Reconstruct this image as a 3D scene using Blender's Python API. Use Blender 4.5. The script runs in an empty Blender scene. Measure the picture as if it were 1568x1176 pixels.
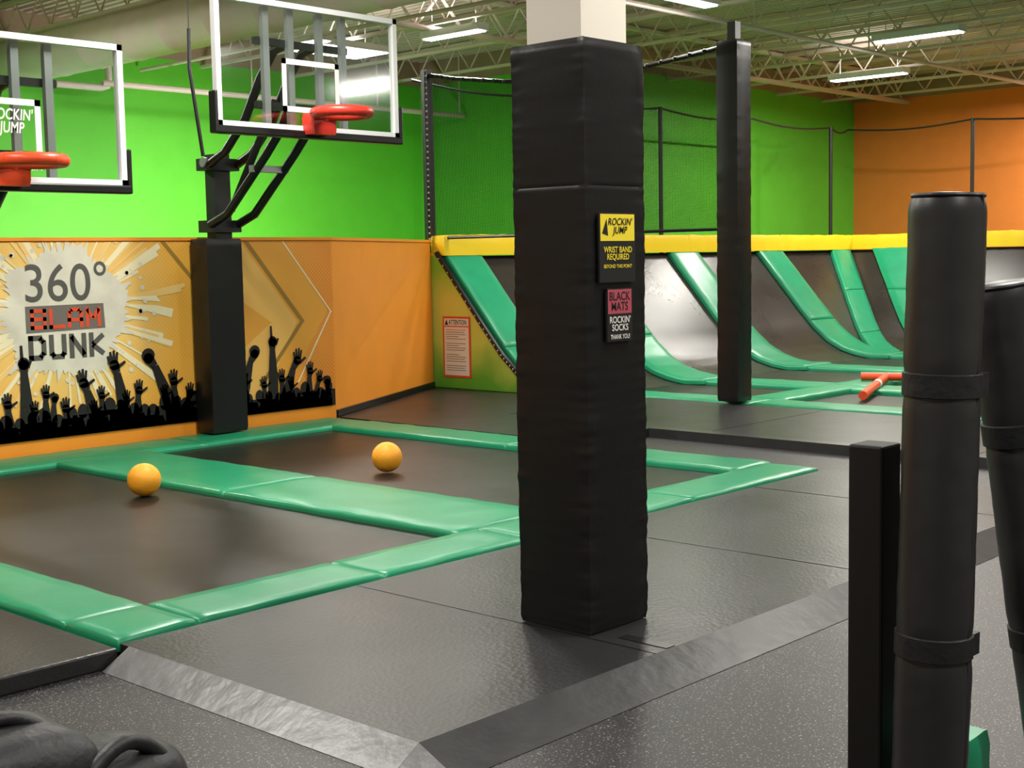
import bpy, bmesh, math, random
from mathutils import Vector, Matrix, noise
random.seed(7)
scene=bpy.context.scene
try: scene.view_settings.view_transform='Standard'
except Exception: pass
V=Vector
# ---------------------------------------------------------------- materials
def new_mat(name):
    m=bpy.data.materials.new(name); m.use_nodes=True
    nt=m.node_tree; b=nt.nodes['Principled BSDF']; return m,nt,b
def N(nt,t,**k):
    n=nt.nodes.new(t)
    for a,v in k.items():
        setattr(n,a,v)
    return n
def simple(name,col,rough=.6,metal=0,spec=.5,bump=0,bscale=30,var=0,vscale=3,emit=None,es=1):
    m,nt,b=new_mat(name)
    b.inputs['Base Color'].default_value=(*col,1); b.inputs['Roughness'].default_value=rough
    b.inputs['Metallic'].default_value=metal; b.inputs['Specular IOR Level'].default_value=spec
    tc=N(nt,'ShaderNodeTexCoord')
    if bump:
        n=N(nt,'ShaderNodeTexNoise'); n.inputs['Scale'].default_value=bscale; n.inputs['Detail'].default_value=5
        nt.links.new(tc.outputs['Object'],n.inputs['Vector'])
        bp=N(nt,'ShaderNodeBump'); bp.inputs['Strength'].default_value=bump; bp.inputs['Distance'].default_value=.02
        nt.links.new(n.outputs['Fac'],bp.inputs['Height']); nt.links.new(bp.outputs[0],b.inputs['Normal'])
    if var:
        n=N(nt,'ShaderNodeTexNoise'); n.inputs['Scale'].default_value=vscale; n.inputs['Detail'].default_value=6
        nt.links.new(tc.outputs['Object'],n.inputs['Vector'])
        r=N(nt,'ShaderNodeValToRGB'); r.color_ramp.elements[0].position=.3; r.color_ramp.elements[1].position=.7
        r.color_ramp.elements[0].color=(*[c*(1-var) for c in col],1); r.color_ramp.elements[1].color=(*[min(1,c*(1+var)) for c in col],1)
        nt.links.new(n.outputs['Fac'],r.inputs[0]); nt.links.new(r.outputs[0],b.inputs['Base Color'])
    if emit:
        b.inputs['Emission Color'].default_value=(*emit,1); b.inputs['Emission Strength'].default_value=es
    return m
M={}
M['black_vinyl']=simple('black_vinyl',(.009,.009,.0095),.34,bump=.03,bscale=40,spec=.42)
M['black_vinyl_fg']=simple('black_vinyl_rolled',(.026,.026,.028),.38,bump=.05,bscale=12,spec=.6)
M['green_vinyl']=simple('green_vinyl',(.010,.27,.125),.34,bump=.12,bscale=7,var=.08)
M['yellow_vinyl']=simple('yellow_vinyl',(.90,.62,.015),.4,bump=.1,bscale=6)
M['green_wall']=simple('green_wall_paint',(.12,.62,.035),.55,bump=.02,bscale=80,var=.04)
M['orange_wall']=simple('orange_wall_paint',(.92,.27,.04),.6,bump=.02,bscale=80,var=.03)
M['orange_panel']=simple('orange_panel_paint',(.95,.33,.03),.42,var=.03)
M['upper_wall']=simple('unpainted_upper_wall',(.36,.27,.18),.8,var=.08)
M['plain_wall']=simple('plain_wall_paint',(.55,.5,.42),.8,var=.04)
M['white_paint']=simple('white_paint',(.78,.72,.63),.6)
M['white_frame']=simple('white_frame',(.85,.87,.88),.4)
M['steel']=simple('steel_grey',(.45,.46,.46),.4,metal=.6)
M['black_steel']=simple('black_steel',(.015,.015,.015),.42)
M['deck']=simple('roof_deck_metal',(.62,.51,.47),.6,var=.06)
M['joist']=simple('joist_paint',(.72,.62,.57),.6)
M['duct']=simple('duct_metal',(.95,.84,.80),.5,bump=.05,bscale=4,var=.04)
M['red_pad']=simple('rim_pad_red',(.62,.035,.02),.38,bump=.05,bscale=20)
M['orange_pad']=simple('rim_pad_orange',(.85,.085,.02),.38,bump=.05,bscale=20)
M['ball']=simple('ball_orange',(.95,.40,.02),.5,bump=.1,bscale=120)
M['black_flat']=simple('printed_black',(.008,.007,.006),.6)
M['white_flat']=simple('printed_white',(.85,.84,.8),.6)
M['splash']=simple('printed_splash',(.76,.72,.60),.6,var=.10,vscale=5)
M['ray']=simple('printed_ray',(.95,.62,.22),.6)
M['ray2']=simple('printed_ray_pale',(.95,.84,.55),.6)
M['grey_print']=simple('printed_grey',(.10,.095,.085),.6)
M['grey_mid']=simple('printed_mid_grey',(.17,.15,.13),.6)
M['red_print']=simple('printed_red',(.80,.08,.02),.6)
M['pink_print']=simple('printed_pink',(.45,.07,.10),.6)
M['yellow_print']=simple('printed_yellow',(.9,.72,.03),.6)
M['olive']=simple('printed_olive',(.36,.20,.03),.6)
M['gold']=simple('printed_gold',(.88,.40,.05),.6)
M['pale_gold']=simple('printed_pale_gold',(.95,.54,.13),.6)
M['lamp']=simple('lamp_diffuser',(.9,.9,.9),.5,emit=(1,.98,.92),es=9)
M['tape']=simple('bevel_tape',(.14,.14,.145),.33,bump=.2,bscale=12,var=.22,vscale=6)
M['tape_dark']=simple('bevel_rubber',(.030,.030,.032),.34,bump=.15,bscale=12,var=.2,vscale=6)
M['nylon']=simple('backpack_nylon',(.014,.015,.018),.5,bump=.2,bscale=30)
M['wood']=simple('bench_wood',(.25,.15,.08),.5,var=.2)
def carpet():
    m,nt,b=new_mat('speckled_rubber_floor'); tc=N(nt,'ShaderNodeTexCoord')
    v=N(nt,'ShaderNodeTexNoise'); v.inputs['Scale'].default_value=110; v.inputs['Detail'].default_value=3
    nt.links.new(tc.outputs['Object'],v.inputs['Vector'])
    r=N(nt,'ShaderNodeValToRGB'); r.color_ramp.elements[0].position=.60; r.color_ramp.elements[1].position=.68
    r.color_ramp.elements[0].color=(.017,.0165,.018,1); r.color_ramp.elements[1].color=(.25,.25,.25,1)
    nt.links.new(v.outputs['Fac'],r.inputs[0]); nt.links.new(r.outputs[0],b.inputs['Base Color'])
    b.inputs['Roughness'].default_value=.45
    bp=N(nt,'ShaderNodeBump'); bp.inputs['Strength'].default_value=.2; bp.inputs['Distance'].default_value=.006
    nt.links.new(v.outputs['Fac'],bp.inputs['Height']); nt.links.new(bp.outputs[0],b.inputs['Normal'])
    return m
M['carpet']=carpet()
def mat_black(name,col,rough,vs=60,bs=.35,spec=.5):
    m,nt,b=new_mat(name); tc=N(nt,'ShaderNodeTexCoord')
    b.inputs['Base Color'].default_value=(*col,1); b.inputs['Specular IOR Level'].default_value=spec
    v=N(nt,'ShaderNodeTexVoronoi'); v.inputs['Scale'].default_value=vs
    nt.links.new(tc.outputs['Object'],v.inputs['Vector'])
    n=N(nt,'ShaderNodeTexNoise'); n.inputs['Scale'].default_value=1.3; n.inputs['Detail'].default_value=6
    nt.links.new(tc.outputs['Object'],n.inputs['Vector'])
    mr=N(nt,'ShaderNodeMapRange'); mr.inputs['To Min'].default_value=rough-.07; mr.inputs['To Max'].default_value=rough+.1
    nt.links.new(n.outputs['Fac'],mr.inputs['Value']); nt.links.new(mr.outputs[0],b.inputs['Roughness'])
    bp=N(nt,'ShaderNodeBump'); bp.inputs['Strength'].default_value=bs; bp.inputs['Distance'].default_value=.004
    nt.links.new(v.outputs['Distance'],bp.inputs['Height']); nt.links.new(bp.outputs[0],b.inputs['Normal'])
    r=N(nt,'ShaderNodeValToRGB'); r.color_ramp.elements[0].color=(*[c*.8 for c in col],1); r.color_ramp.elements[1].color=(*[c*1.3 for c in col],1)
    nt.links.new(n.outputs['Fac'],r.inputs[0]); nt.links.new(r.outputs[0],b.inputs['Base Color'])
    return m
M['mat_black']=mat_black('rubber_mat',(.018,.018,.019),.35,50,.25,.42)
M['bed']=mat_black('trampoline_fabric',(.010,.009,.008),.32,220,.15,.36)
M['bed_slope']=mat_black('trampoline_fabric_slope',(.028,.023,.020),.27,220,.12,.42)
def glassm():
    m,nt,b=new_mat('acrylic_glass'); t=N(nt,'ShaderNodeBsdfTransparent'); t.inputs[0].default_value=(.90,.93,.92,1)
    g=N(nt,'ShaderNodeBsdfGlossy'); g.inputs['Roughness'].default_value=.08; mx=N(nt,'ShaderNodeMixShader'); mx.inputs[0].default_value=.10
    nt.links.new(t.outputs[0],mx.inputs[1]); nt.links.new(g.outputs[0],mx.inputs[2]); nt.links.new(mx.outputs[0],nt.nodes['Material Output'].inputs[0]); return m
M['glass']=glassm()
def netm(name,thr,sc,col=(.012,.02,.014)):
    m,nt,b=new_mat(name); tc=N(nt,'ShaderNodeTexCoord'); s=N(nt,'ShaderNodeSeparateXYZ'); nt.links.new(tc.outputs['Object'],s.inputs[0])
    ad=N(nt,'ShaderNodeMath',operation='ADD'); nt.links.new(s.outputs[0],ad.inputs[0]); nt.links.new(s.outputs[1],ad.inputs[1])
    outs=[]
    for src in (ad.outputs[0],s.outputs[2]):
        k=N(nt,'ShaderNodeMath',operation='MULTIPLY'); k.inputs[1].default_value=sc; nt.links.new(src,k.inputs[0])
        f=N(nt,'ShaderNodeMath',operation='FRACT'); nt.links.new(k.outputs[0],f.inputs[0])
        l=N(nt,'ShaderNodeMath',operation='LESS_THAN'); l.inputs[1].default_value=thr; nt.links.new(f.outputs[0],l.inputs[0]); outs.append(l.outputs[0])
    mxx=N(nt,'ShaderNodeMath',operation='MAXIMUM'); nt.links.new(outs[0],mxx.inputs[0]); nt.links.new(outs[1],mxx.inputs[1])
    t=N(nt,'ShaderNodeBsdfTransparent'); d=N(nt,'ShaderNodeBsdfDiffuse'); d.inputs[0].default_value=(*col,1)
    mx=N(nt,'ShaderNodeMixShader'); nt.links.new(mxx.outputs[0],mx.inputs[0]); nt.links.new(t.outputs[0],mx.inputs[1]); nt.links.new(d.outputs[0],mx.inputs[2])
    nt.links.new(mx.outputs[0],nt.nodes['Material Output'].inputs[0]); return m
M['net']=netm('safety_net_dense',.27,83); M['net_light']=netm('safety_net_light',.025,53)
def mural_mat():
    m,nt,b=new_mat('mural_print'); tc=N(nt,'ShaderNodeTexCoord')
    mp=N(nt,'ShaderNodeMapping'); mp.inputs['Location'].default_value=(-6.0,0,-1.22); mp.inputs['Scale'].default_value=(1,0,1)
    nt.links.new(tc.outputs['Object'],mp.inputs[0])
    ln=N(nt,'ShaderNodeVectorMath',operation='LENGTH'); nt.links.new(mp.outputs[0],ln.inputs[0])
    mr=N(nt,'ShaderNodeMapRange'); mr.inputs['From Max'].default_value=3.2; nt.links.new(ln.outputs['Value'],mr.inputs['Value'])
    r=N(nt,'ShaderNodeValToRGB'); e=r.color_ramp.elements; e[0].position=.15; e[0].color=(.95,.66,.22,1); e[1].position=1; e[1].color=(.88,.24,.03,1)
    q=e.new(.36); q.color=(.93,.44,.06,1); q=e.new(.7); q.color=(.93,.38,.045,1)
    nt.links.new(mr.outputs[0],r.inputs[0])
    s=N(nt,'ShaderNodeSeparateXYZ'); nt.links.new(tc.outputs['Object'],s.inputs[0])
    ds=[]
    for o in (0,2):
        k=N(nt,'ShaderNodeMath',operation='MULTIPLY'); k.inputs[1].default_value=150; nt.links.new(s.outputs[o],k.inputs[0])
        c=N(nt,'ShaderNodeMath',operation='SINE'); nt.links.new(k.outputs[0],c.inputs[0]); ds.append(c.outputs[0])
    pr=N(nt,'ShaderNodeMath',operation='MULTIPLY'); nt.links.new(ds[0],pr.inputs[0]); nt.links.new(ds[1],pr.inputs[1])
    gt=N(nt,'ShaderNodeMath',operation='GREATER_THAN'); gt.inputs[1].default_value=.35; nt.links.new(pr.outputs[0],gt.inputs[0])
    ml=N(nt,'ShaderNodeMath',operation='MULTIPLY'); ml.inputs[1].default_value=.35; nt.links.new(gt.outputs[0],ml.inputs[0])
    mx=N(nt,'ShaderNodeMix',data_type='RGBA'); nt.links.new(ml.outputs[0],mx.inputs[0]); nt.links.new(r.outputs[0],mx.inputs[6]); mx.inputs[7].default_value=(.95,.68,.15,1)
    nt.links.new(mx.outputs[2],b.inputs['Base Color']); b.inputs['Roughness'].default_value=.45; return m
M['mural']=mural_mat()
def grad_mat():
    m,nt,b=new_mat('gradient_panel_print'); tc=N(nt,'ShaderNodeTexCoord')
    s=N(nt,'ShaderNodeSeparateXYZ'); nt.links.new(tc.outputs['Object'],s.inputs[0])
    n=N(nt,'ShaderNodeTexNoise'); n.inputs['Scale'].default_value=2.5; nt.links.new(tc.outputs['Object'],n.inputs['Vector'])
    a=N(nt,'ShaderNodeMath',operation='MULTIPLY_ADD'); a.inputs[1].default_value=.7; nt.links.new(n.outputs['Fac'],a.inputs[0]); nt.links.new(s.outputs[2],a.inputs[2])
    mr=N(nt,'ShaderNodeMapRange'); mr.inputs['From Min'].default_value=.2; mr.inputs['From Max'].default_value=1.9; nt.links.new(a.outputs[0],mr.inputs['Value'])
    r=N(nt,'ShaderNodeValToRGB'); e=r.color_ramp.elements; e[0].position=.1; e[0].color=(.12,.45,.04,1); e[1].position=1; e[1].color=(.30,.62,.05,1)
    q=e.new(.45); q.color=(.62,.78,.14,1); q=e.new(.7); q.color=(.72,.74,.14,1)
    nt.links.new(mr.outputs[0],r.inputs[0]); nt.links.new(r.outputs[0],b.inputs['Base Color']); b.inputs['Roughness'].default_value=.5; return m
M['grad']=grad_mat()
# ---------------------------------------------------------------- builder
class B:
    def __init__(s): s.bm=bmesh.new(); s.mats=[]
    def mi(s,m):
        if m not in s.mats: s.mats.append(m)
        return s.mats.index(m)
    def face(s,pts,m):
        vs=[s.bm.verts.new(p) for p in pts]
        f=s.bm.faces.new(vs); f.material_index=s.mi(m); return f
    def grid(s,rows,m,closed=False):
        i=s.mi(m); vr=[[s.bm.verts.new(p) for p in r] for r in rows]
        n=len(vr[0])
        for a in range(len(vr)-1):
            for b in range(n if closed else n-1):
                c=(b+1)%n
                f=s.bm.faces.new((vr[a][b],vr[a][c],vr[a+1][c],vr[a+1][b])); f.material_index=i
        return vr
    def cap(s,ring,m):
        f=s.bm.faces.new(ring); f.material_index=s.mi(m)
    def box(s,x0,x1,y0,y1,z0,z1,m): s.prism([(x0,y0),(x1,y0),(x1,y1),(x0,y1)],z0,z1,m)
    def prism(s,poly,z0,z1,m):
        b=[V((p[0],p[1],z0)) for p in poly]; t=[V((p[0],p[1],z1)) for p in poly]
        r=s.grid([b,t],m,True); s.cap(list(reversed(r[0])),m); s.cap(r[1],m)
    def beam(s,p,q,w,h,m,up=V((0,0,1))):
        p=V(p);q=V(q);t=(q-p).normalized(); 
        if abs(t.dot(up))>.95: up=V((0,1,0))
        a=t.cross(up).normalized(); c=a.cross(t).normalized()
        o=[a*w/2+c*h/2,-a*w/2+c*h/2,-a*w/2-c*h/2,a*w/2-c*h/2]
        r=s.grid([[p+k for k in o],[q+k for k in o]],m,True); s.cap(list(reversed(r[0])),m); s.cap(r[1],m)
    def tube(s,pts,r,m,seg=10,caps=True,closed=False):
        pts=[V(p) for p in pts]; rows=[]; prev=None; n=len(pts)
        for i,p in enumerate(pts):
            if closed: t=(pts[(i+1)%n]-pts[i-1]).normalized()
            else: t=(pts[min(i+1,n-1)]-pts[max(i-1,0)]).normalized()
            up=V((0,0,1)) if abs(t.z)<.9 else V((1,0,0))
            if prev is None: a=t.cross(up).normalized()
            else: a=(prev-t*prev.dot(t)).normalized()
            prev=a; b=t.cross(a)
            rr=r[i] if isinstance(r,(list,tuple)) else r
            rows.append([p+(a*math.cos(k*2*math.pi/seg)+b*math.sin(k*2*math.pi/seg))*rr for k in range(seg)])
        if closed: rows.append(rows[0])
        g=s.grid(rows,m,True)
        if caps and not closed: s.cap(list(reversed(g[0])),m); s.cap(g[-1],m)
    def sphere(s,c,r,m,seg=32,rings=18,sc=(1,1,1)):
        c=V(c); rows=[]
        for i in range(rings+1):
            th=math.pi*i/rings; th=min(max(th,.01),math.pi-.01)
            rows.append([c+V((r*sc[0]*math.sin(th)*math.cos(2*math.pi*k/seg),r*sc[1]*math.sin(th)*math.sin(2*math.pi*k/seg),r*sc[2]*math.cos(th))) for k in range(seg)])
        g=s.grid(rows,m,True); s.cap(g[0],m); s.cap(list(reversed(g[-1])),m)
    def pad(s,path,side,width,thick,m,seglen=1.9,step=.07,wr=.005,seed=0,taper=None):
        """padded vinyl strip along path; side = unit sideways vector"""
        pts=[V(p) for p in path]; side=V(side).normalized()
        d=[0]
        for a,b in zip(pts,pts[1:]): d.append(d[-1]+(b-a).length)
        L=d[-1]; n=max(2,int(L/step)); nseg=max(1,round(L/seglen)); sl=L/nseg
        base=[i*L/n for i in range(n+1)]
        for k in range(nseg+1):
            for o in (-.012,-.004,.004,.012):
                x=k*sl+o
                if 0<x<L: base.append(x)
        base=sorted(set(base)); cross=[-1,-1,-.985,-.94,-.6,-.2,.2,.6,.94,.985,1,1]
        hf=[0,.5,.85,.98,1,1,1,1,.98,.85,.5,0]
        rows=[]
        def at(x):
            for i in range(len(d)-1):
                if x<=d[i+1]+1e-9:
                    t=(x-d[i])/(d[i+1]-d[i]); return pts[i].lerp(pts[i+1],t),(pts[i+1]-pts[i]).normalized()
            return pts[-1],(pts[-1]-pts[-2]).normalized()
        for x in base:
            p,t=at(x)
            p2,t2=at(min(L,x+.08)); p1,t1=at(max(0,x-.08)); t=(t1+t2).normalized()
            nrm=side.cross(t).normalized()
            if nrm.z<0: nrm=-nrm
            ds=abs(x-round(x/sl)*sl); dip=max(0,1-ds/.02)
            row=[]
            for c,h in zip(cross,hf):
                w=width/2*c
                q=p+side*w
                hh=thick*h*(1-.35*dip*dip)
                if h>.9: hh+=wr*noise.noise(V((q.x*4+seed,q.y*4,q.z*4)))+wr*.6*noise.noise(q*13)
                row.append(q+nrm*hh+side*(wr*noise.noise(q*6+V((5,5,seed))) if abs(c)>.95 else 0))
            rows.append(row)
        g=s.grid(rows,m)
        s.cap(g[0],m); s.cap(list(reversed(g[-1])),m)
    def padded_post(s,cx,cy,w,d,z0,z1,m,wr=.004,per=12,dz=.035,seed=0,bulge=.006,seams=()):
        rows=[]; nz=max(2,int((z1-z0)/dz)); ring=[]
        hx,hy=w/2,d/2
        cs=[(-hx,-hy),(hx,-hy),(hx,hy),(-hx,hy)]
        for i in range(4):
            a=cs[i]; b=cs[(i+1)%4]
            for k in range(per):
                t=k/per; ring.append((a[0]+(b[0]-a[0])*t,a[1]+(b[1]-a[1])*t,t))
        for j in range(nz+1):
            z=z0+(z1-z0)*j/nz; row=[]
            endk=min(1,min(z-z0,z1-z)/.03)
            for sz in seams: endk=min(endk,.55+abs(z-sz)/.02)
            for x,y,t in ring:
                nn=V((x/hx if abs(x/hx)>.999 else 0, y/hy if abs(y/hy)>.999 else 0,0))
                e=bulge*math.sin(math.pi*t) if t>0 else 0
                edge=.12+1.1*abs(2*t-1)**6
                ww=wr*edge*(noise.noise(V((x*3+seed,y*3,z*11)))+.5*noise.noise(V((x*5+seed,y*5,z*30))))+wr*.5*noise.noise(V((seed,x,z*1.6+y)))
                off=(e+ww if t>0 else ww*.6)-.010*(1-endk)
                if t==0: nn=nn*.6
                row.append(V((cx+x,cy+y,z))+nn*off)
            rows.append(row)
        g=s.grid(rows,m,True); s.cap(list(reversed(g[0])),m); s.cap(g[-1],m)
    def finish(s,name,smooth=40,bevel=0,parent=None,recalc=True):
        if recalc: bmesh.ops.recalc_face_normals(s.bm,faces=s.bm.faces)
        me=bpy.data.meshes.new(name); s.bm.to_mesh(me); s.bm.free()
        for m in s.mats: me.materials.append(M[m])
        if smooth:
            for p in me.polygons: p.use_smooth=True
            me.set_sharp_from_angle(angle=math.radians(smooth))
        o=bpy.data.objects.new(name,me); bpy.context.collection.objects.link(o)
        if bevel:
            md=o.modifiers.new('bevel','BEVEL'); md.width=bevel; md.segments=2; md.limit_method='ANGLE'
        if parent: o.parent=parent
        return o
def empty(name,loc=(0,0,0)):
    o=bpy.data.objects.new(name,None); bpy.context.collection.objects.link(o); return o
def text(body,rect,plane,mat,parent,name,bold=0.0,shear=0):
    cu=bpy.data.curves.new('tmp','FONT'); cu.body=body; cu.offset=bold; cu.shear=shear; cu.align_x='CENTER'; cu.space_line=.85
    if bold>0: cu.space_character=1+bold*1.5
    ob=bpy.data.objects.new('tmp',cu); bpy.context.collection.objects.link(ob)
    bpy.context.view_layer.update()
    me=bpy.data.meshes.new_from_object(ob.evaluated_get(bpy.context.evaluated_depsgraph_get()))
    bpy.data.objects.remove(ob)
    xs=[v.co.x for v in me.vertices]; ys=[v.co.y for v in me.vertices]
    x0,x1,y0,y1=min(xs),max(xs),min(ys),max(ys)
    for v in me.vertices:
        a=rect[0]+(v.co.x-x0)/(x1-x0)*(rect[1]-rect[0]); z=rect[2]+(v.co.y-y0)/(y1-y0)*(rect[3]-rect[2])
        v.co=V((a,plane[1],z)) if plane[0]=='y' else V((plane[1],a,z))
    me.materials.clear(); me.materials.append(M[mat])
    o=bpy.data.objects.new(name,me); bpy.context.collection.objects.link(o); o.parent=parent; return o
GLYPH={'S':[[(1,.8),(1,1),(0,1),(0,.5),(1,.5),(1,0),(0,0),(0,.2)]],'L':[[(0,1),(0,0),(1,0)]],'A':[[(0,0),(0,.8),(.25,1),(.75,1),(1,.8),(1,0)],[(0,.38),(1,.38)]],
 'M':[[(0,0),(0,1),(.5,.4),(1,1),(1,0)]],'D':[[(0,0),(0,1),(.7,1),(1,.75),(1,.25),(.7,0),(0,0)]],'U':[[(0,1),(0,.2),(.2,0),(.8,0),(1,.2),(1,1)]],
 'N':[[(0,0),(0,1),(1,0),(1,1)]],'K':[[(0,0),(0,1)],[(1,1),(.1,.5),(1,0)]]}
def block(word,rect,y,mat,parent,name,wfrac=.2):
    b=B(); x0,x1,z0,z1=rect; n=len(word); cw=(x1-x0)/n; gap=cw*.14; st=wfrac*(z1-z0)
    for i,ch in enumerate(word):
        ax=x0+i*cw+gap/2+st/2; aw=cw-gap-st; az=z0+st/2; ah=(z1-z0)-st
        for pl in GLYPH[ch]:
            P=[(ax+u*aw,az+v*ah) for u,v in pl]
            for p,q in zip(P,P[1:]):
                d=(q[0]-p[0],q[1]-p[1]); l=math.hypot(*d); ux,uz=d[0]/l*st/2,d[1]/l*st/2; nx,nz=-uz,ux
                if abs(ux*uz)<1e-7: p2=(p[0]-ux,p[1]-uz); q2=(q[0]+ux,q[1]+uz)
                else: p2,q2=p,q
                b.face([(p2[0]+nx,y,p2[1]+nz),(p2[0]-nx,y,p2[1]-nz),(q2[0]-nx,y,q2[1]-nz),(q2[0]+nx,y,q2[1]+nz)],mat)
    return b.finish(name,0,parent=parent,recalc=False)

# ---------------------------------------------------------------- room
FZ=-.08; CZ=5.15
b=B(); b.box(-4,26.2,-6.2,18.2,FZ-.1,FZ,'carpet'); b.finish('floor',0)
b=B(); rows=[[],[]]; x=-4.2
while x<26.4:
    for dx,z in ((0,0),(.06,0),(.08,.05),(.14,.05)):
        rows[0].append(V((x+dx,-6.2,CZ+z))); rows[1].append(V((x+dx,18.2,CZ+z)))
    x+=.16
b.grid(rows,'deck'); b.finish('ceiling',0)
PT=4.72
def wall(name,x0,x1,y0,y1,mat,top='upper_wall',pt=PT):
    b=B(); b.box(x0,x1,y0,y1,FZ,pt,mat)
    b.box(x0,x1,y0,y1,pt,CZ+.06,top); b.finish(name,0)
wall('wall_north_right',17.3,26.2,14.2,14.4,'green_wall')
wall('wall_north_return',17.1,17.3,14.2,18.2,'green_wall')
wall('wall_north_left',-4,17.1,18.0,18.2,'green_wall')
wall('wall_east',26.0,26.2,-6.2,14.2,'orange_wall')
wall('wall_south',-4.2,26.2,-6.4,-6.2,'plain_wall')
wall('wall_west',-4.2,-4,-6.2,18.2,'plain_wall')
b=B()
for x in [7.2+1.75*i for i in range(11)]:
    y0,y1=0,(18 if x<17 else 14.2)
    b.beam((x,y0,5.09),(x,y1,5.09),.07,.05,'joist'); b.beam((x,y0,4.66),(x,y1,4.66),.07,.04,'joist')
    y=y0; k=0
    while y<y1-.3:
        za,zb=(4.67,5.08) if k%2==0 else (5.08,4.67)
        b.tube([(x,y,za),(x,y+.3,zb)],.013,'joist',5,False); y+=.3; k+=1
for y in (5.2,13.0):
    b.beam((6,y,4.62),(26,y,4.62),.12,.06,'joist'); b.beam((6,y,5.1),(26,y,5.1),.12,.05,'joist')
    x=6;k=0
    while x<25.5:
        za,zb=(4.64,5.08) if k%2==0 else (5.08,4.64)
        b.beam((x,y,za),(x+.45,y,zb),.03,.03,'joist'); x+=.45;k+=1
b.finish('ceiling_joists',40)
b=B()
b.tube([(10,9.6,4.47),(26,9.6,4.47)],.03,'joist',8); b.tube([(10,16.8,4.1),(17,16.8,4.1)],.04,'joist',8)
for x in (10.1,12.5,15,16.9): b.tube([(x,16.8,4.1),(x,16.8,5.12)],.012,'joist',6)
b.tube([(11.3,6,4.5),(11.3,17.9,4.5)],.025,'joist',8)
b.tube([(9.75,17.6,4.15),(10.45,17.6,4.15),(10.55,17.6,4.18),(10.58,17.6,4.28),(10.58,17.6,5.12)],.05,'duct',12)
for x in (10.1,12,15,18,21): b.tube([(x,9.6,4.47),(x,9.6,5.12)],.012,'joist',6)
b.finish('sprinkler_pipes',40)
b=B(); b.tube([(21.6,14.14,2.9),(21.6,14.14,5.1)],.03,'green_wall',8); b.box(21.5,21.7,14.05,14.19,2.8,2.95,'joist')
b.tube([(17.4,14.12,3.6),(21.6,14.12,3.6)],.03,'green_wall',8); b.finish('wall_conduit',40)
b=B(); pts=[];rs=[]
y=2.0
while y<17.95:
    pts.append((9.2,y,4.4)); rs.append(.31); pts.append((9.2,y+.03,4.4)); rs.append(.32); pts.append((9.2,y+.06,4.4)); rs.append(.31); y+=.9
pts.append((9.2,17.99,4.4)); rs.append(.31)
b.tube(pts,rs,'duct',28)
for y in (4,8,12,16): b.tube([(9.2,y,4.68),(9.2,y,5.12)],.01,'joist',6)
b.finish('air_duct',50)
def fixture(x,y,z,along,L,W,power,up=0,name='ceiling_light_fixture'):
    b=B(); hx,hy=(L/2,W/2) if along=='x' else (W/2,L/2)
    b.box(x-hx-.03,x+hx+.03,y-hy-.03,y+hy+.03,z,z+.09,'white_frame')
    b.box(x-hx,x+hx,y-hy,y+hy,z-.015,z+.002,'lamp')
    for s in (-1,1):
        if along=='x': b.tube([(x+s*hx*.8,y,z+.09),(x+s*hx*.8,y,CZ)],.006,'joist',5)
        else: b.tube([(x,y+s*hy*.8,z+.09),(x,y+s*hy*.8,CZ)],.006,'joist',5)
    o=b.finish(name,40)
    for pw,zz,rot in ((power,z-.03,0),(up,z+.11,math.pi)):  # up: extra upward lamp added above the housing to brighten ceiling and duct
        if pw<=0: continue
        l=bpy.data.lights.new('lamp_light','AREA'); l.shape='RECTANGLE'; l.size=2*hx; l.size_y=2*hy; l.energy=pw; l.color=(1,.96,.88)
        lo=bpy.data.objects.new('lamp_light',l); bpy.context.collection.objects.link(lo); lo.location=(x,y,zz); lo.rotation_euler=(rot,0,0); lo.parent=o
for (x,y,a,p,up,L,W) in [(2,-1,'y',125,0,1.5,.22),(6,-1,'y',125,0,1.5,.22),(1,4,'y',125,0,1.5,.22),(5.5,2.2,'y',125,0,1.5,.22),(2.2,8,'y',150,0,1.5,.22),(6.3,7.8,'y',185,40,1.5,.22),(10.5,3.2,'y',125,0,1.5,.22),(15,1.5,'y',125,0,1.5,.22),(20,2,'y',140,15,1.5,.22),
                (12.7,9.2,'x',150,15,1.5,.18),(14.6,6.6,'x',130,0,.7,.4),(20.8,11.1,'y',180,12,1.3,.2),(17.5,8.6,'y',150,0,1.2,.2),(24.2,8.4,'y',230,15,1.5,.22),(12.6,12.6,'y',90,15,1.0,.15),(12.4,14.6,'x',60,15,1.1,.7),(11.6,14.4,'y',20,0,.8,.2),(6.3,14.6,'y',230,40,1.5,.22),(9.9,14.0,'y',120,0,.9,.15)]:  # unseen east fixture added and unseen left one strengthened to brighten the walls
    fixture(x,y,4.5,a,L,W,p,up)
# added unseen lamp hidden behind the mural partition to brighten the green wall
b=B(); b.box(10.7,11.9,14.46,14.54,1.05,1.45,'black_steel'); b.box(10.74,11.86,14.54,14.56,1.08,1.42,'lamp')
for x in (10.9,11.7): b.tube([(x,14.48,FZ),(x,14.48,1.1)],.02,'black_steel',8); b.box(x-.2,x+.2,14.3,14.66,FZ,FZ+.02,'black_steel')
fl=b.finish('added_wall_fill',40)
l=bpy.data.lights.new('added_wall_fill_light','AREA'); l.shape='RECTANGLE'; l.size=1.1; l.size_y=.32; l.energy=110; l.color=(1,.97,.9)
lo=bpy.data.objects.new('added_wall_fill_light',l); bpy.context.collection.objects.link(lo); lo.location=(11.3,14.6,1.25); lo.rotation_euler=(math.radians(100),0,0); lo.parent=fl
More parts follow.
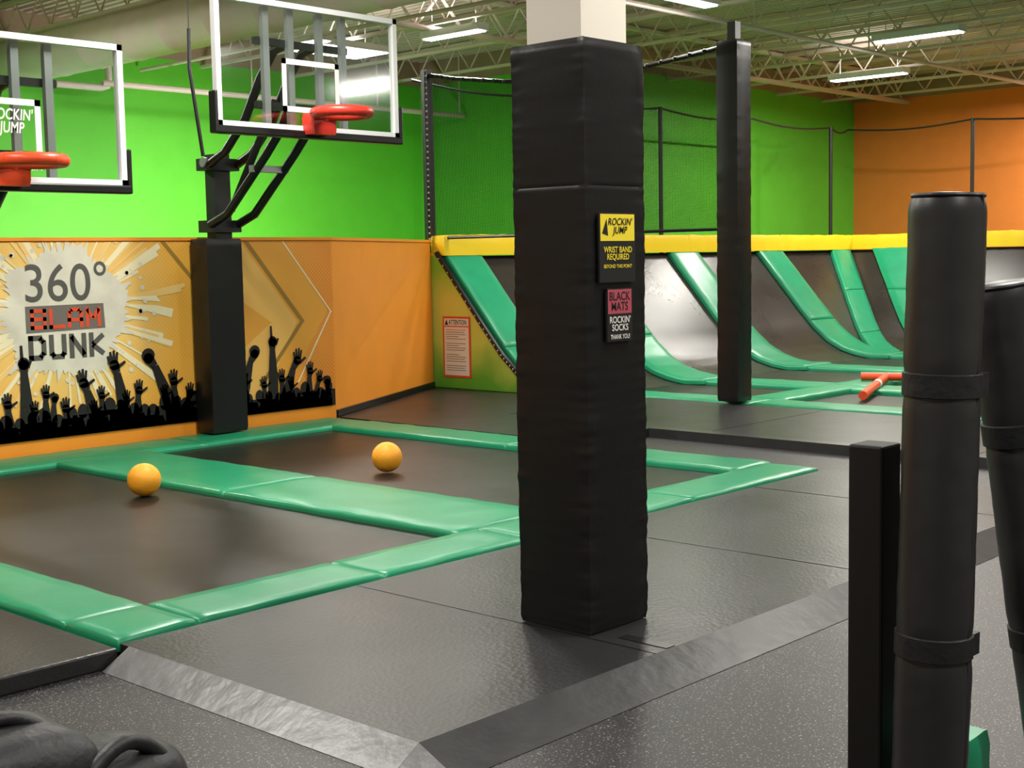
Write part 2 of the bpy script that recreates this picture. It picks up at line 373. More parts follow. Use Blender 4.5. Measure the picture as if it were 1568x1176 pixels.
# ---------------------------------------------------------------- slam wall
WY=10.85
b=B(); b.box(-4,9.0,WY,WY+.15,FZ,1.83,'orange_panel'); b.box(-4,9.0,WY-.02,WY+.17,1.83,1.86,'orange_panel'); b.finish('wall_partition_mural',0)
ang=[(9.0,10.87),(11.87,12.37),(11.80,12.51),(8.95,11.02)]
b=B(); b.prism(ang,FZ,1.83,'orange_panel'); b.prism([(9.0,10.85),(11.87,12.35),(11.80,12.53),(8.93,11.04)],1.83,1.86,'orange_panel'); b.finish('wall_partition_angled',0)
b=B(); b.prism([(9.02,10.84),(11.86,12.335),(11.85,12.365),(9.0,10.87)],0.001,.07,'black_vinyl'); b.finish('baseboard_partition',0)
mural=empty('slam_dunk_mural')
y1=WY-.004
b=B(); b.face([(2,y1,.13),(8.98,y1,.13),(8.98,y1,1.82),(2,y1,1.82)],'mural'); b.finish('mural_background',0,parent=mural,recalc=False)
MB=dict(x0=2,x1=8.98,z0=.13,z1=1.82)
def clip(poly):
    def cl(p,ins,inter):
        o=[]
        for i in range(len(p)):
            a=p[i-1];c=p[i]
            if ins(c):
                if not ins(a): o.append(inter(a,c))
                o.append(c)
            elif ins(a): o.append(inter(a,c))
        return o
    for ax,val,sg in ((0,MB['x0'],1),(0,MB['x1'],-1),(1,MB['z0'],1),(1,MB['z1'],-1)):
        def ins(p): return (p[ax]-val)*sg>=0
        def inter(a,c):
            t=(val-a[ax])/(c[ax]-a[ax]); return (a[0]+(c[0]-a[0])*t,a[1]+(c[1]-a[1])*t)
        poly=cl(poly,ins,inter)
        if len(poly)<3: return None
    return poly
def flat(b,poly,yy,m):
    p=clip(poly)
    if p and len(p)>=3:
        try: b.face([(q[0],yy,q[1]) for q in p],m)
        except Exception: pass
b=B()
def band(b,pts,w,yy,m):
    for p,q in zip(pts,pts[1:]): flat(b,[(p[0],p[1]),(p[0]+w,p[1]),(q[0]+w,q[1]),(q[0],q[1])],yy,m)
flat(b,[(7.3,1.82),(8.38,1.82),(8.92,1.12),(8.2,.13),(7.3,.13)],WY-.005,'gold')
flat(b,[(7.3,1.82),(7.86,1.82),(8.52,1.02),(8.0,.13),(7.3,.13)],WY-.006,'pale_gold')
flat(b,[(7.3,1.6),(8.2,1.02),(7.3,.4)],WY-.0065,'gold')
band(b,[(7.90,1.82),(8.56,1.02),(8.02,.40)],.055,WY-.007,'olive')
band(b,[(8.36,1.82),(8.95,1.10),(8.5,.4)],.02,WY-.007,'ray2')
band(b,[(6.9,1.9),(7.3,1.45),(7.35,1.40)],.05,WY-.007,'olive')
b.finish('mural_chevrons',0,parent=mural,recalc=False)
b=B(); cx,cz=6.0,1.22
for i in range(70):
    a=random.uniform(0,2*math.pi); L=random.uniform(.75,1.3); w=random.uniform(.006,.03)
    d=(math.cos(a),math.sin(a)); n=(-d[1],d[0])
    flat(b,[(cx+n[0]*w*.6,cz+n[1]*w*.6),(cx+d[0]*L+n[0]*w,cz+d[1]*L+n[1]*w),(cx+d[0]*L-n[0]*w,cz+d[1]*L-n[1]*w),(cx-n[0]*w*.6,cz-n[1]*w*.6)],WY-.008-i*.00001,random.choice(['ray','ray2','ray2']))
flat(b,[(6.5,1.27),(7.06,1.12),(7.08,1.2),(6.9,1.24)],WY-.0088,'ray2'); flat(b,[(6.5,1.32),(6.95,1.27),(6.9,1.33)],WY-.0088,'ray2')
b.finish('mural_rays',0,parent=mural,recalc=False)
b=B(); P=[]
for i in range(180):
    a=2*math.pi*i/180; r=.50+.07*noise.noise(V((math.cos(a)*2,math.sin(a)*2,3)))*2+(.10*abs(noise.noise(V((math.cos(a)*9,math.sin(a)*9,1))))*2 if i%3 else .0)
    P.append((cx+r*math.cos(a)*1.12,cz+r*math.sin(a)*1.04))
for i in range(180): flat(b,[(cx,cz),P[i],P[(i+1)%180]],WY-.010,'splash')
for k in range(90):
    a=random.uniform(0,6.28); r=random.uniform(.58,.8); q=random.uniform(.006,.024); c=(cx+r*1.1*math.cos(a),cz+r*math.sin(a))
    flat(b,[(c[0]+q*math.cos(t*.785),c[1]+q*math.sin(t*.785)) for t in range(8)],WY-.0095,'splash')
b.finish('mural_splash',0,parent=mural,recalc=False)
ty=WY-.013
text('360°',(5.63,6.40,1.31,1.65),('y',ty),'grey_print',mural,'mural_text_number',.004)
b=B(); flat(b,[(5.62,1.045),(6.37,1.06),(6.36,1.28),(5.62,1.275)],WY-.0115,'grey_mid'); b.finish('mural_text_box',0,parent=mural,recalc=False)
block('SLAM',(5.65,6.34,1.075,1.25),WY-.014,'red_print',mural,'mural_text_slam',.19)
block('DUNK',(5.62,6.38,.81,1.025),ty,'grey_print',mural,'mural_text_dunk',.21)
b=B(); cy=WY-.016
def seg2(p,q,w0,w1):
    d=(q[0]-p[0],q[1]-p[1]); l=math.hypot(*d) or 1; n=(-d[1]/l,d[0]/l)
    flat(b,[(p[0]+n[0]*w0,p[1]+n[1]*w0),(p[0]-n[0]*w0,p[1]-n[1]*w0),(q[0]-n[0]*w1,q[1]-n[1]*w1),(q[0]+n[0]*w1,q[1]+n[1]*w1)],cy,'black_flat')
def blob(c,rx,rz):
    flat(b,[(c[0]+rx*math.cos(t*.5236),c[1]+rz*math.sin(t*.5236)) for t in range(12)],cy,'black_flat')
def hand(x,z,kind,s=1,lean=0,armx=None):
    s*=1.15
    bx=armx if armx is not None else x-lean*.5
    wz=z-.10*s; wx=x-lean*.12
    seg2((bx,.13),((bx+wx)/2+.01,(wz+.13)/2),.056*s,.046*s); seg2(((bx+wx)/2+.01,(wz+.13)/2),(wx,wz),.046*s,.026*s)
    px,pz=x,z-.045*s
    seg2((wx,wz),(px,pz),.026*s,.037*s); blob((px,pz),.038*s,.036*s)
    if kind=='fist': blob((px,pz+.02*s),.05*s,.048*s)
    elif kind=='point':
        blob((px,pz+.01*s),.042*s,.04*s); seg2((px-.01*s,pz),(px-.012*s,pz+.13*s),.013*s,.009*s); seg2((px+.03*s,pz-.02*s),(px+.055*s,pz+.03*s),.012*s,.009*s)
    else:
        for k,(a,L) in enumerate(((-.5,.075),(-.2,.095),(.05,.10),(.3,.09))):
            a+=lean*.3; seg2((px+a*.06*s,pz+.01*s),(px+math.sin(a)*L*s+a*.02,pz+math.cos(a)*L*s),.011*s,.008*s)
        seg2((px+.02*s,pz-.02*s),(px+.085*s,pz+.02*s),.013*s,.009*s)
for (x,z,k,s,l) in [(5.58,.84,'point',1.1,0),(5.77,.55,'open',.8,.05),(6.13,.64,'open',1.1,-.25),(6.44,.78,'open',1.15,-.2),(6.30,.5,'open',.8,0),
      (6.79,.82,'fist',1.2,-.55),(6.68,.52,'open',.9,.1),(7.05,.58,'open',1,.0),(7.22,.45,'open',.9,.2),(5.95,.42,'open',.9,0),(5.66,.42,'open',.8,.1),(5.42,.5,'open',.9,0),
      (7.98,.78,'fist',1.1,.45),(8.20,.88,'point',1.1,.05),(8.30,.5,'open',.9,0),(8.5,.68,'open',1.1,.45),(8.66,.55,'open',.9,.1),(8.42,.42,'open',.8,0),(8.88,.42,'fist',.9,0),(7.85,.5,'open',.9,0),
      (6.55,.44,'open',.8,.1),(6.95,.46,'open',.8,-.1),(8.08,.45,'open',.8,0),(8.78,.46,'open',.8,.2),(6.22,.38,'open',.8,.0),(5.85,.5,'fist',.7,.1),
      (4.9,.8,'open',1.1,.1),(4.6,.6,'point',1,0),(4.3,.75,'fist',1.1,.2),(3.9,.6,'open',1,0),(3.4,.8,'open',1.1,0),(3,.6,'fist',1,0)]:
    hand(x,z,k,s,l)
x=2.05
while x<8.95:
    r=random.uniform(.05,.08); z=random.uniform(.24,.36); blob((x,z),r*.85,r*1.1)
    flat(b,[(x-.14,.13),(x+.14,.13),(x+.10,z-.03),(x-.10,z-.03)],cy,'black_flat'); x+=random.uniform(.08,.14)
b.finish('mural_crowd',0,parent=mural,recalc=False)
# ---------------------------------------------------------------- mats
b=B()
TX0,TX1,TY0=2.98,8.9,3.22
b.box(TX0,TX1,TY0,5.07,FZ,0,'mat_black')
def ramp(b,p,q,out,m):
    p=V(p);q=V(q);o=V(out)
    b.face([p,q,q+o,p+o],m)
    b.face([p,p+o,V((p.x,p.y,FZ))],m); b.face([q,V((q.x,q.y,FZ)),q+o],m)
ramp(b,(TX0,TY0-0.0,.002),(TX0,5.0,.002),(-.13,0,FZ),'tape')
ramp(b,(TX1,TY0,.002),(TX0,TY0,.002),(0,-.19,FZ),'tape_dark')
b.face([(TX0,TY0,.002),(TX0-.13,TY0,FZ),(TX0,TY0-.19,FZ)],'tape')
for x in (4.3,6.1,7.9): b.box(x-.004,x+.004,TY0,5.06,0,.002,'black_vinyl')
b.box(4.38,4.44,3.23,3.48,.001,.003,'black_vinyl')
b.finish('entry_mat_platform',0)
b=B(); b.box(-.5,2.94,5.02,9.5,FZ,0,'mat_black'); b.finish('side_floor_mat',0,bevel=.01)
b=B(); b.prism([(8.98,7.6),(10.2,7.6),(10.2,-2),(12.25,-2),(12.25,10.3),(11.86,10.3),(11.84,12.32),(9.02,10.82)],FZ,.0,'mat_black')
b.prism([(10.2,-2),(10.2,7.6),(10.06,7.6),(10.06,-2)],FZ,.004,'tape_dark')
for y in (2,4.5,7,9.5): b.box(10.2,12.25,y-.004,y+.004,0,.002,'black_vinyl')
b.finish('deck_floor_mat',0)
# ---------------------------------------------------------------- basketball trampolines
def bedgrid(b,x0,x1,y0,y1,z,m,sag=.03,nx=16,ny=24):
    rows=[]
    for j in range(ny+1):
        v=j/ny; rows.append([V((x0+(x1-x0)*i/nx,y0+(y1-y0)*v,z-sag*math.sin(math.pi*i/nx)*math.sin(math.pi*v))) for i in range(nx+1)])
    b.grid(rows,m)
PZ=-.04
court=empty('trampoline_court')
b=B(); bedgrid(b,3.32,5.55,5.45,10.25,-.025,'bed',.02); b.finish('bed_near',30,parent=court)
b=B(); bedgrid(b,6.26,8.46,5.45,10.25,-.025,'bed',.02); b.finish('bed_far',30,parent=court)
b=B()
b.pad([(2.98,5.31,PZ),(3.385,5.31,PZ)],(0,1,0),.44,.06,'green_vinyl',seed=11)
b.pad([(3.39,5.31,PZ),(5.62,5.31,PZ)],(0,1,0),.44,.06,'green_vinyl',seed=1,seglen=1.15)
b.pad([(5.625,5.31,PZ),(8.82,5.31,PZ)],(0,1,0),.44,.06,'green_vinyl',seed=12,seglen=1.6)
b.pad([(3.19,5.535,PZ),(3.19,10.2,PZ)],(1,0,0),.42,.055,'green_vinyl',seed=2)
b.pad([(5.905,5.535,PZ),(5.905,10.2,PZ)],(1,0,0),.86,.06,'green_vinyl',seed=3,seglen=2.3)
b.pad([(8.63,5.535,PZ),(8.63,10.2,PZ)],(1,0,0),.50,.06,'green_vinyl',seed=4)
b.pad([(3.0,10.48,PZ),(8.88,10.48,PZ)],(0,1,0),.62,.055,'green_vinyl',seed=5)
b.box(2.98,8.86,5.10,10.82,FZ,-.06,'black_vinyl')
b.finish('court_pads',60,parent=court)
def ball(x,y):
    b=B(); b.sphere((x,y,-.035+.118),.118,'ball',40,24)
    for k in range(2):
        pts=[]
        for i in range(40):
            t=2*math.pi*i/40; q=V((math.cos(t),math.sin(t),.0))
            q.rotate(Matrix.Rotation(.6+1.57*k,3,'X')); pts.append(V((x,y,-.035+.118))+q*.1175)
        b.tube(pts,.0015,'ball',6,closed=True)
    b.finish('orange_ball',60)
ball(5.2,8.42); ball(6.98,7.82)
# ---------------------------------------------------------------- columns
b=B(); b.padded_post(4.52,3.78,.40,.40,0.003,2.50,'black_vinyl',wr=.010,per=20,dz=.010,bulge=.004,seams=(1.90,))
b.box(4.37,4.67,3.63,3.93,2.45,CZ,'white_paint')
b.finish('padded_column',35)
b=B(); b.padded_post(7.465,10.675,.39,.26,.028,1.84,'black_vinyl',wr=.004,seed=4); hp=b.finish('hoop_post_pad',35)
b=B(); b.padded_post(12.3,8.13,.26,.26,.03,3.85,'black_vinyl',wr=.009,seed=9,dz=.03,seams=(1.9,3.0)); b.box(12.26,12.36,8.08,8.18,3.8,4.05,'black_steel')
b.finish('padded_net_post',35)
sg=empty('wristband_sign')
yy=3.558
b=B(); b.box(4.385,4.625,yy,yy+.012,1.495,1.785,'black_flat'); b.box(4.39,4.62,yy-.001,yy,1.668,1.78,'yellow_print'); b.finish('sign_board',0,parent=sg,bevel=.003)
text("ROCKIN'\nJUMP",(4.44,4.605,1.69,1.765),('y',yy-.003),'black_flat',sg,'sign_logo',.012,.2)
b=B(); b.face([(4.40,yy-.002,1.70),(4.44,yy-.002,1.69),(4.43,yy-.002,1.76)],'black_flat'); b.finish('sign_star',0,parent=sg,recalc=False)
text("WRIST BAND\nREQUIRED",(4.41,4.60,1.585,1.645),('y',yy-.002),'yellow_print',sg,'sign_text',.015)
text("BEYOND THIS POINT",(4.41,4.60,1.555,1.57),('y',yy-.002),'yellow_print',sg,'sign_text_small',.01)
sg=empty('socks_sign')
b=B(); b.box(4.43,4.60,yy,yy+.012,1.245,1.468,'black_flat'); b.box(4.435,4.595,yy-.001,yy,1.362,1.464,'pink_print'); b.finish('sign_board',0,parent=sg,bevel=.003)
text("BLACK\nMATS",(4.445,4.585,1.375,1.455),('y',yy-.002),'black_flat',sg,'sign_text_top',.015)
text("ROCKIN'\nSOCKS",(4.445,4.585,1.29,1.352),('y',yy-.002),'white_flat',sg,'sign_text_mid',.015)
text("THANK YOU!",(4.45,4.58,1.255,1.275),('y',yy-.002),'white_flat',sg,'sign_text_low',.01)
# ---------------------------------------------------------------- hoops
def hoop(cx,z0,rimmat,name,logo):
    H=empty(name); Y=9.25; hw=.985; h=1.10
    b=B(); b.box(cx-hw+.03,cx+hw-.03,Y-.006,Y+.006,z0+.03,z0+h-.03,'glass'); b.finish('glass_board',0,parent=H)
    b=B(); t=.045
    for (x0,x1,za,zb) in ((cx-hw,cx+hw,z0+.04,z0+.04+t),(cx-hw,cx+hw,z0+h-t,z0+h),(cx-hw,cx-hw+t,z0+.04,z0+h),(cx+hw-t,cx+hw,z0+.04,z0+h)):
        b.box(x0,x1,Y-.03,Y+.03,za,zb,'white_frame')
    tw,tz0,tz1=.31,z0+.20,z0+.64
    for (x0,x1,za,zb) in ((cx-tw,cx+tw,tz0,tz0+.045),(cx-tw,cx+tw,tz1-.045,tz1),(cx-tw,cx-tw+.045,tz0,tz1),(cx+tw-.045,cx+tw,tz0,tz1)):
        b.box(x0,x1,Y-.009,Y-.007,za,zb,'white_flat')
    for dx in (-.42,-.16,.16,.42): b.box(cx+dx-.03,cx+dx+.03,Y+.05,Y+.10,z0+.06,z0+h-.04,'steel')
    for zz in (z0+.22,z0+.75): b.box(cx-.5,cx+.5,Y+.09,Y+.14,zz,zz+.06,'black_steel')
    b.finish('board_frame',0,parent=H)
    b=B()
    b.box(cx-hw-.03,cx+hw+.03,Y-.05,Y+.05,z0-.02,z0+.045,'black_vinyl')
    for s in (-1,1):
        xa=cx+s*(hw+.005); b.box(min(xa,xa+s*.03),max(xa,xa+s*.03),Y-.05,Y+.05,z0-.02,z0+.32,'black_vinyl')
    b.finish('board_edge_pad',0,parent=H,bevel=.012)
    b=B(); ry=Y-.40; rz=z0+.17; pts=[(cx+.225*math.cos(i*math.pi/20),ry+.225*math.sin(i*math.pi/20),rz) for i in range(40)]
    b.tube(pts,.045,rimmat,14,closed=True)
    for i in range(1,40,3):
        p=V(pts[i]); q=V(pts[(i+1)%40]); m_=(p+q)/2; d_=(q-p).normalized(); b.tube([m_-d_*.006,m_+d_*.006],.0465,rimmat,14)
    b.tube([(cx,ry+.2,rz-.0),(cx,Y-.02,rz-.0)],.045,rimmat,12)
    b.padded_post(cx,Y-.10,.24,.16,rz-.16,rz+.02,rimmat,wr=.004,per=5,dz=.04)
    b.finish('padded_rim',50,parent=H)
    b=B(); py=10.66
    b.box(cx-.09,cx+.09,py-.07,py+.07,1.84,2.62,'black_steel'); 
    for zz in (1.95,2.52): b.box(cx-.17,cx+.17,py-.11,py+.09,zz-.05,zz+.06,'black_steel')
    b.tube([(cx+.20,py-.05,2.54),(cx-.20,py-.05,2.54)],.045,'steel',12)
    for s in (-1,1):
        X=cx+s*.15
        b.tube([(X,py-.08,1.97),(X,py-.35,2.06),(X,Y+.45,z0-.12),(X,Y+.25,z0+.06),(X,Y+.14,z0+.22)],.040,'black_vinyl',12)
        b.tube([(X,py-.08,2.52),(X,py-.35,2.62),(X,Y+.75,z0+.2),(X,Y+.5,z0+.55),(X,Y+.3,z0+.75),(X,Y+.14,z0+.78)],.040,'black_vinyl',12)
    b.tube([(cx,py-.2,2.1),(cx,Y+.5,z0+.35)],.035,'black_steel',12)
    b.beam((cx-.2,Y+.62,z0-.24),(cx+.2,Y+.62,z0-.24),.06,.06,'steel')
    b.tube([(cx-.15,py,2.6),(cx-.25,py+.02,3.4),(cx-.24,py+.02,3.75)],.018,'black_steel',8)
    b.tube([(cx-.24,py+.02,3.75),(cx-.24,py+.02,CZ)],.006,'black_steel',6)
    b.finish('support_arms',45,parent=H)
    if logo:
        text("ROCKIN'\nJUMP",(cx-.075,cx+.25,z0+.37,z0+.57),('y',Y-.010),'white_flat',H,'board_logo',.015,.15)
        text("HANGING ON RIM",(cx-.30,cx+.30,z0+.135,z0+.18),('y',Y-.010),'white_flat',H,'board_warning',.01)
    return H
h2=hoop(7.50,2.68,'red_pad','basketball_hoop',False); hp.parent=h2
h1=hoop(4.68,2.17,'orange_pad','basketball_hoop',True)
b=B(); b.padded_post(4.68,10.675,.39,.26,.028,1.84,'black_vinyl',wr=.004,seed=7); o=b.finish('hoop_post_pad',35); o.parent=h1
# ---------------------------------------------------------------- angled trampolines
AX0=11.95; TYy=12.25; BX=22.3
prof=[(0,1.68),(.4,1.22),(.8,.76),(1.1,.43),(1.35,.22),(1.6,.09),(1.85,.02),(2.1,-.02)]
ang_o=empty('angled_trampolines')
b=B()
fine=[]
for (d0,z0_),(d1,z1_) in zip(prof,prof[1:]):
    for k in range(3): fine.append((d0+(d1-d0)*k/3,z0_+(z1_-z0_)*k/3))
fine.append(prof[-1])
rows=[];rowsB=[]
for d,z in fine:
    rows.append([V((AX0+(BX-d-AX0)*i/30,TYy-d,z-.03)) for i in range(31)])
    rowsB.append([V((BX-d,-3+(TYy-d+3)*i/30,z-.03)) for i in range(31)])
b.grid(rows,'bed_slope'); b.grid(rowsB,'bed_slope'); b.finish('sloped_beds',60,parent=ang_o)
b=B()
for xc,w,sd in ((12.27,.64,1),(14.55,.74,2),(17.05,.74,3),(19.5,.74,4)):
    b.pad([(xc,TYy-d,z-.02) for d,z in prof]+[(xc,TYy-2.4,-.03)],(1,0,0),w,.07,'green_vinyl',seed=sd,seglen=1.3)
b.pad([(BX-d-.42,TYy-d,z-.02) for d,z in prof],(1,0,0),.66,.07,'green_vinyl',seed=7,seglen=1.3)
b.pad([(BX-d,TYy-d-.85,z-.02) for d,z in prof],(0,1,0),.80,.07,'green_vinyl',seed=8,seglen=1.3)
for yc in (7.4,4.6,1.8): b.pad([(BX-d,yc,z-.02) for d,z in prof],(0,1,0),.7,.07,'green_vinyl',seed=yc,seglen=1.3)
for xc,w in ((12.55,.5),(14.55,.62),(17.05,.62),(19.5,.62)):
    b.pad([(xc,-2,-.045),(xc,9.95,-.045)],(1,0,0),w,.06,'green_vinyl',seed=xc)
for yc in (8.05,5.4,2.6): b.pad([(12.8,yc,-.04),(20.1,yc,-.04)],(0,1,0),.5,.06,'green_vinyl',seed=yc)
b.finish('divider_pads',60,parent=ang_o)
b=B(); b.box(12.27,20.5,-2,10.25,FZ,-.04,'bed'); b.finish('floor_beds',0,parent=ang_o)
b=B(); b.pad([(AX0-.05,12.32,1.66),(BX+.1,12.32,1.66)],(0,1,0),.34,.26,'yellow_vinyl',seglen=2.4,wr=.012)
b.pad([(BX+.1,12.45,1.66),(BX+.1,-3,1.66)],(1,0,0),.34,.26,'yellow_vinyl',seglen=2.4,wr=.012)
b.finish('yellow_top_pads',60,parent=ang_o)
b=B()
b.box(AX0,BX+.3,12.5,13.0,FZ,1.64,'black_flat'); b.box(BX+.28,BX+1.1,-3,13.0,FZ,1.64,'black_flat'); b.finish('slope_backing',0,parent=ang_o)
pn=empty('gradient_side_panel')
b=B(); px=11.90
poly=[(12.42,0.001),(12.42,1.66)]+[(TYy-d,max(.001,z-.02)) for d,z in prof[:-1]]
b.face([(px,p[0],p[1]) for p in poly],'grad'); b.finish('panel_face',0,parent=pn,recalc=False)
b=B(); b.tube([(px-.01,TYy-d+.03,z+.015) for d,z in prof[:-1]],.035,'black_vinyl',8)
b.tube([(px-.01,12.42,0.02),(px-.01,12.42,1.7)],.015,'black_vinyl',8)
for i in range(26):
    t=i/26*5; k=int(t); f=t-k
    d=prof[k][0]+(prof[k+1][0]-prof[k][0])*f; z=prof[k][1]+(prof[k+1][1]-prof[k][1])*f
    b.sphere((px-.035,TYy-d+.05,z+.03),.016,'steel',6,4)
b.finish('panel_edge_rope',40,parent=pn)
sg=empty('attention_sign'); sx=px-.012
b=B(); b.box(sx,sx+.008,11.72,12.20,.14,.90,'red_print'); b.box(sx-.002,sx,11.745,12.175,.165,.77,'white_flat'); b.box(sx-.002,sx,11.745,12.175,.785,.875,'white_flat')
for k,z in enumerate([.73-.028*i for i in range(19)]):
    if k in (5,10,15): continue
    b.box(sx-.004,sx-.002,11.80+(.12 if k%4==3 else .02*(k%2)),12.14,z,z+.007,'red_print' if k in (0,) else 'grey_mid')
b.finish('sign_board',0,parent=sg)
text('ATTENTION',(12.09,11.78,.80,.86),('x',sx-.005),'black_flat',sg,'sign_title',.01)
b=B(); b.face([(sx-.004,12.16,.795),(sx-.004,12.10,.795),(sx-.004,12.13,.865)],'black_flat'); b.finish('sign_icon',0,parent=sg,recalc=False)
# ---------------------------------------------------------------- nets
nt_=empty('safety_net')
b=B()
top=[(11.95,12.45,3.92),(11.98,12.0,3.83),(12.05,11.2,3.72),(12.12,10.3,3.66),(12.22,9.2,3.70),(12.3,8.3,3.80)]
b.grid([[V((x,y,1.88+ (z-1.88)*k/6)) for x,y,z in top] for k in range(7)],'net'); b.finish('net_mesh',0,parent=nt_,recalc=False)
b=B()
b.box(11.9,12.0,12.4,12.5,1.6,3.98,'black_steel'); b.tube([(11.86,12.38,1.7),(11.86,12.38,3.95)],.02,'black_vinyl',8)
b.tube(top,.025,'black_vinyl',8)
b.tube([(11.95,12.45,1.88),(12.3,8.3,1.88)],.018,'black_vinyl',8)
for i in range(30):
    z=1.8+i*.072; b.sphere((11.85,12.36,z),.014,'steel',6,4)
for (x,y,z) in [tuple(V(top[k]).lerp(V(top[k+1]),f/5)) for k in range(5) for f in range(5)]: b.sphere((x-.02,y,z),.028,'black_steel',6,4)
b.finish('net_frame',40,parent=nt_)
fn=empty('perimeter_fence')
b=B()
b.face([(12.1,12.9,1.6),(23.4,12.9,1.6),(23.4,12.9,3.9),(12.1,12.9,3.9)],'net_light')
b.face([(23.4,12.9,1.6),(23.4,-3,1.6),(23.4,-3,3.9),(23.4,12.9,3.9)],'net_light'); b.finish('fence_net',0,parent=fn,recalc=False)
b=B()
for x in (14.8,17.45,22.75): b.tube([(x,12.9,1.6),(x,12.9,3.94)],.035,'black_steel',10)
for y in (10.45,7.5,4.5,1.5): b.tube([(23.4,y,1.6),(23.4,y,3.94)],.035,'black_steel',10)
xs=[12.1,14.8,17.45,20.1,22.75,23.4]
pts=[]
for a,c in zip(xs,xs[1:]):
    for i in range(8):
        t=i/8; pts.append((a+(c-a)*t,12.9,3.92-.08*math.sin(math.pi*t)))
ys=[12.9,10.45,7.5,4.5,1.5,-3]
for a,c in zip(ys,ys[1:]):
    for i in range(8):
        t=i/8; pts.append((23.4,a+(c-a)*t,3.92-.08*math.sin(math.pi*t)))
b.tube(pts,.018,'black_steel',6)
b.finish('fence_posts',40,parent=fn)
b=B(); b.tube([(15.15,8.16,.075),(15.45,7.5,.075)],.05,'orange_pad',12); b.tube([(15.25,7.88,.075),(13.5,7.25,.03)],.05,'orange_pad',12)
b.tube([(14.6,7.646,.057),(14.5,7.61,.054)],.053,'white_flat',12); b.finish('foam_noodle',40)
# ---------------------------------------------------------------- foreground poles
def rolled(name,p,q,r,straps,seed):
    p=V(p);q=V(q);b=B(); L=(q-p).length; n=110; rows=[]
    t_=(q-p).normalized(); a=t_.cross(V((0,1,0))).normalized(); c=t_.cross(a)
    for i in range(n+1):
        t=i/n; e=min(1,((1-t)*L)/.03); base=r*(.90+.10*math.sqrt(max(0,min(1,e))))
        s_near=min(abs(t*L-s) for s in straps); base-=.005*max(0,1-s_near/.05)
        row=[]
        for k in range(48):
            an=2*math.pi*k/48
            w=.0022*noise.noise(V((math.cos(an)*1.2+seed,math.sin(an)*1.2,t*9)))+.0012*noise.noise(V((math.cos(an)*2+seed,math.sin(an)*2,t*45)))
            row.append(p.lerp(q,t)+(a*math.cos(an)+c*math.sin(an))*(base+w))
        rows.append(row)
    g=b.grid(rows,'black_vinyl_fg',True); b.cap(g[0],'black_vinyl_fg'); b.cap(g[-1],'black_vinyl_fg')
    b.tube([q,q+t_*.006,q+t_*.010],[r*.89,r*.82,r*.3],'black_vinyl_fg',40)
    b.tube([q+t_*.002+(a*math.cos(k*math.pi/24)+c*math.sin(k*math.pi/24))*r*.90 for k in range(48)],.005,'nylon',6,closed=True)
    for s in straps:
        cc=p+t_*s; b.tube([cc-t_*.026,cc-t_*.024,cc+t_*.024,cc+t_*.026],[r,r+.003,r+.003,r],'nylon',48)
        side=V((math.cos(-.9),math.sin(-.9),0)); b.beam(cc+side*(r+.002)-t_*.024,cc+side*(r+.002)+t_*.024,.03,.02,'nylon')
    sd=V((math.cos(-1.6),math.sin(-1.6),0)); 
    b.tube([p+sd*(r-.001),q+sd*(r-.004)],.003,'nylon',6)
    return b.finish(name,50)
rolled('padded_pole',(2.735,1.315,FZ+.005),(2.76,1.285,1.715),.081,(.82,1.39),1)
rolled('padded_pole',(3.16,1.10,FZ+.005),(2.98,1.26,1.52),.081,(.80,1.28),5)
b=B(); b.box(2.735,2.825,1.42,1.505,FZ,1.17,'black_flat'); b.finish('gate_post',0,bevel=.006)
b=B(); b.padded_post(3.02,1.40,.20,.14,FZ+.002,.44,'green_vinyl',wr=.004); b.finish('green_base_pad',35)
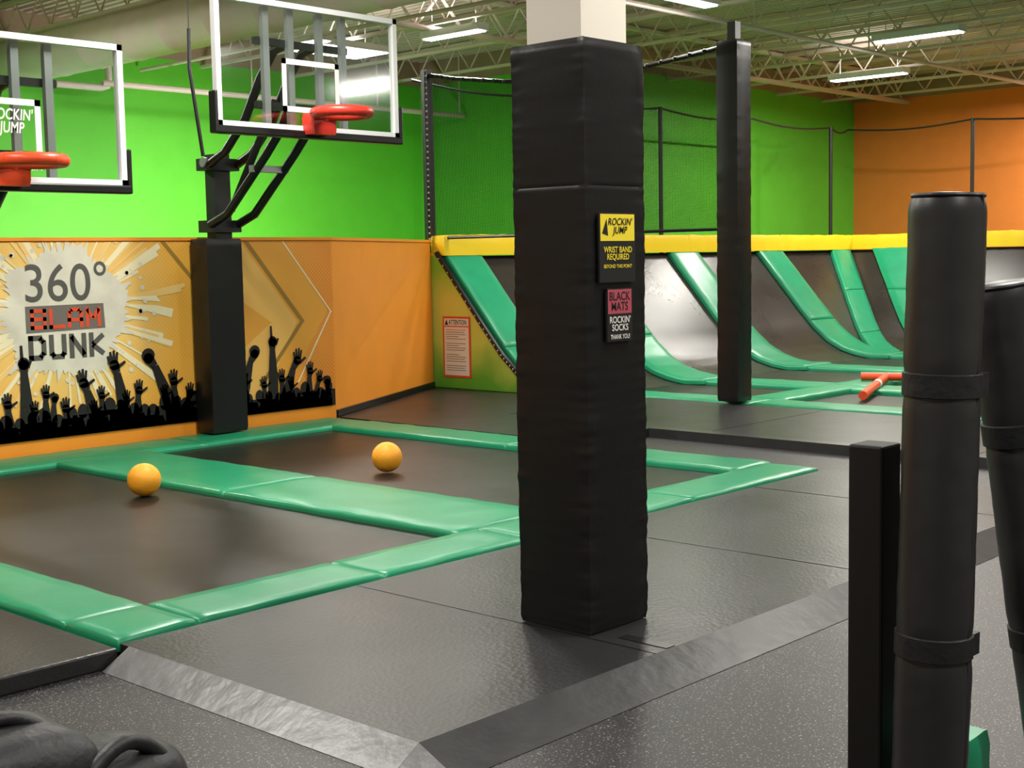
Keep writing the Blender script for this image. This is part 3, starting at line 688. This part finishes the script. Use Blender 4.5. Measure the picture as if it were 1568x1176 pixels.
# ---------------------------------------------------------------- bench and backpack
b=B()
for k in range(4): b.box(.75,1.85,2.05+k*.13,2.16+k*.13,.34,.37,'wood')
for x in (.85,1.7):
    b.box(x,x+.05,2.08,2.12,FZ,.34,'black_steel'); b.box(x,x+.05,2.48,2.52,FZ,.34,'black_steel'); b.box(x,x+.05,2.08,2.52,.30,.34,'black_steel')
b.finish('bench',0,bevel=.004)
bp=empty('backpack')
b=B()
def lump(b,c,sx,sy,sz,m,seed,e=.45):
    rows=[]; c=V(c)
    for i in range(25):
        th=math.pi*(i+.02)/24.04
        row=[]
        for k in range(36):
            ph=2*math.pi*k/36
            f=lambda v:math.copysign(abs(v)**e,v)
            q=V((sx*f(math.sin(th))*f(math.cos(ph)),sy*f(math.sin(th))*f(math.sin(ph)),sz*f(math.cos(th))))
            q*=1+.06*noise.noise(q*9+V((seed,0,0)))
            row.append(c+q)
        rows.append(row)
    g=b.grid(rows,m,True); b.cap(g[0],m); b.cap(list(reversed(g[-1])),m)
lump(b,(1.08,2.32,.58),.20,.14,.20,'nylon',1,.6); lump(b,(1.30,2.30,.535),.16,.12,.155,'nylon',4,.6); lump(b,(1.12,2.17,.52),.14,.07,.13,'nylon',7,.6)
b.finish('bag_body',60,parent=bp)
b=B()
def arc(p,q,h,r,n=16):
    p=V(p);q=V(q); b.tube([p.lerp(q,i/n)+V((0,0,h*math.sin(math.pi*i/n))) for i in range(n+1)],r,'nylon',8)
arc((1.0,2.3,.74),(1.2,2.3,.74),.05,.013); arc((1.2,2.2,.66),(1.46,2.24,.55),.10,.016); arc((1.05,2.1,.55),(1.3,2.14,.55),.14,.013)
b.finish('bag_straps',60,parent=bp)
# ---------------------------------------------------------------- world + camera
w=bpy.data.worlds.new('World'); scene.world=w; w.use_nodes=True
w.node_tree.nodes['Background'].inputs[0].default_value=(.9,.95,1,1); w.node_tree.nodes['Background'].inputs[1].default_value=.1
f,yaw,pitch,roll=2069.2,math.radians(42.857),math.radians(5.277),math.radians(-1.076)
fw=V((math.cos(yaw)*math.cos(pitch),math.sin(yaw)*math.cos(pitch),-math.sin(pitch)))
r=V((math.sin(yaw),-math.cos(yaw),0)); u=r.cross(fw)
r2=r*math.cos(roll)+u*math.sin(roll); u2=-r*math.sin(roll)+u*math.cos(roll)
cam=bpy.data.cameras.new('camera'); co=bpy.data.objects.new('camera',cam); bpy.context.collection.objects.link(co)
cam.sensor_width=36; cam.lens=f/1568*36; cam.clip_start=.05; cam.clip_end=200
mw=Matrix(((r2.x,u2.x,-fw.x,0),(r2.y,u2.y,-fw.y,0),(r2.z,u2.z,-fw.z,1.6),(0,0,0,1)))
co.matrix_world=mw; scene.camera=co
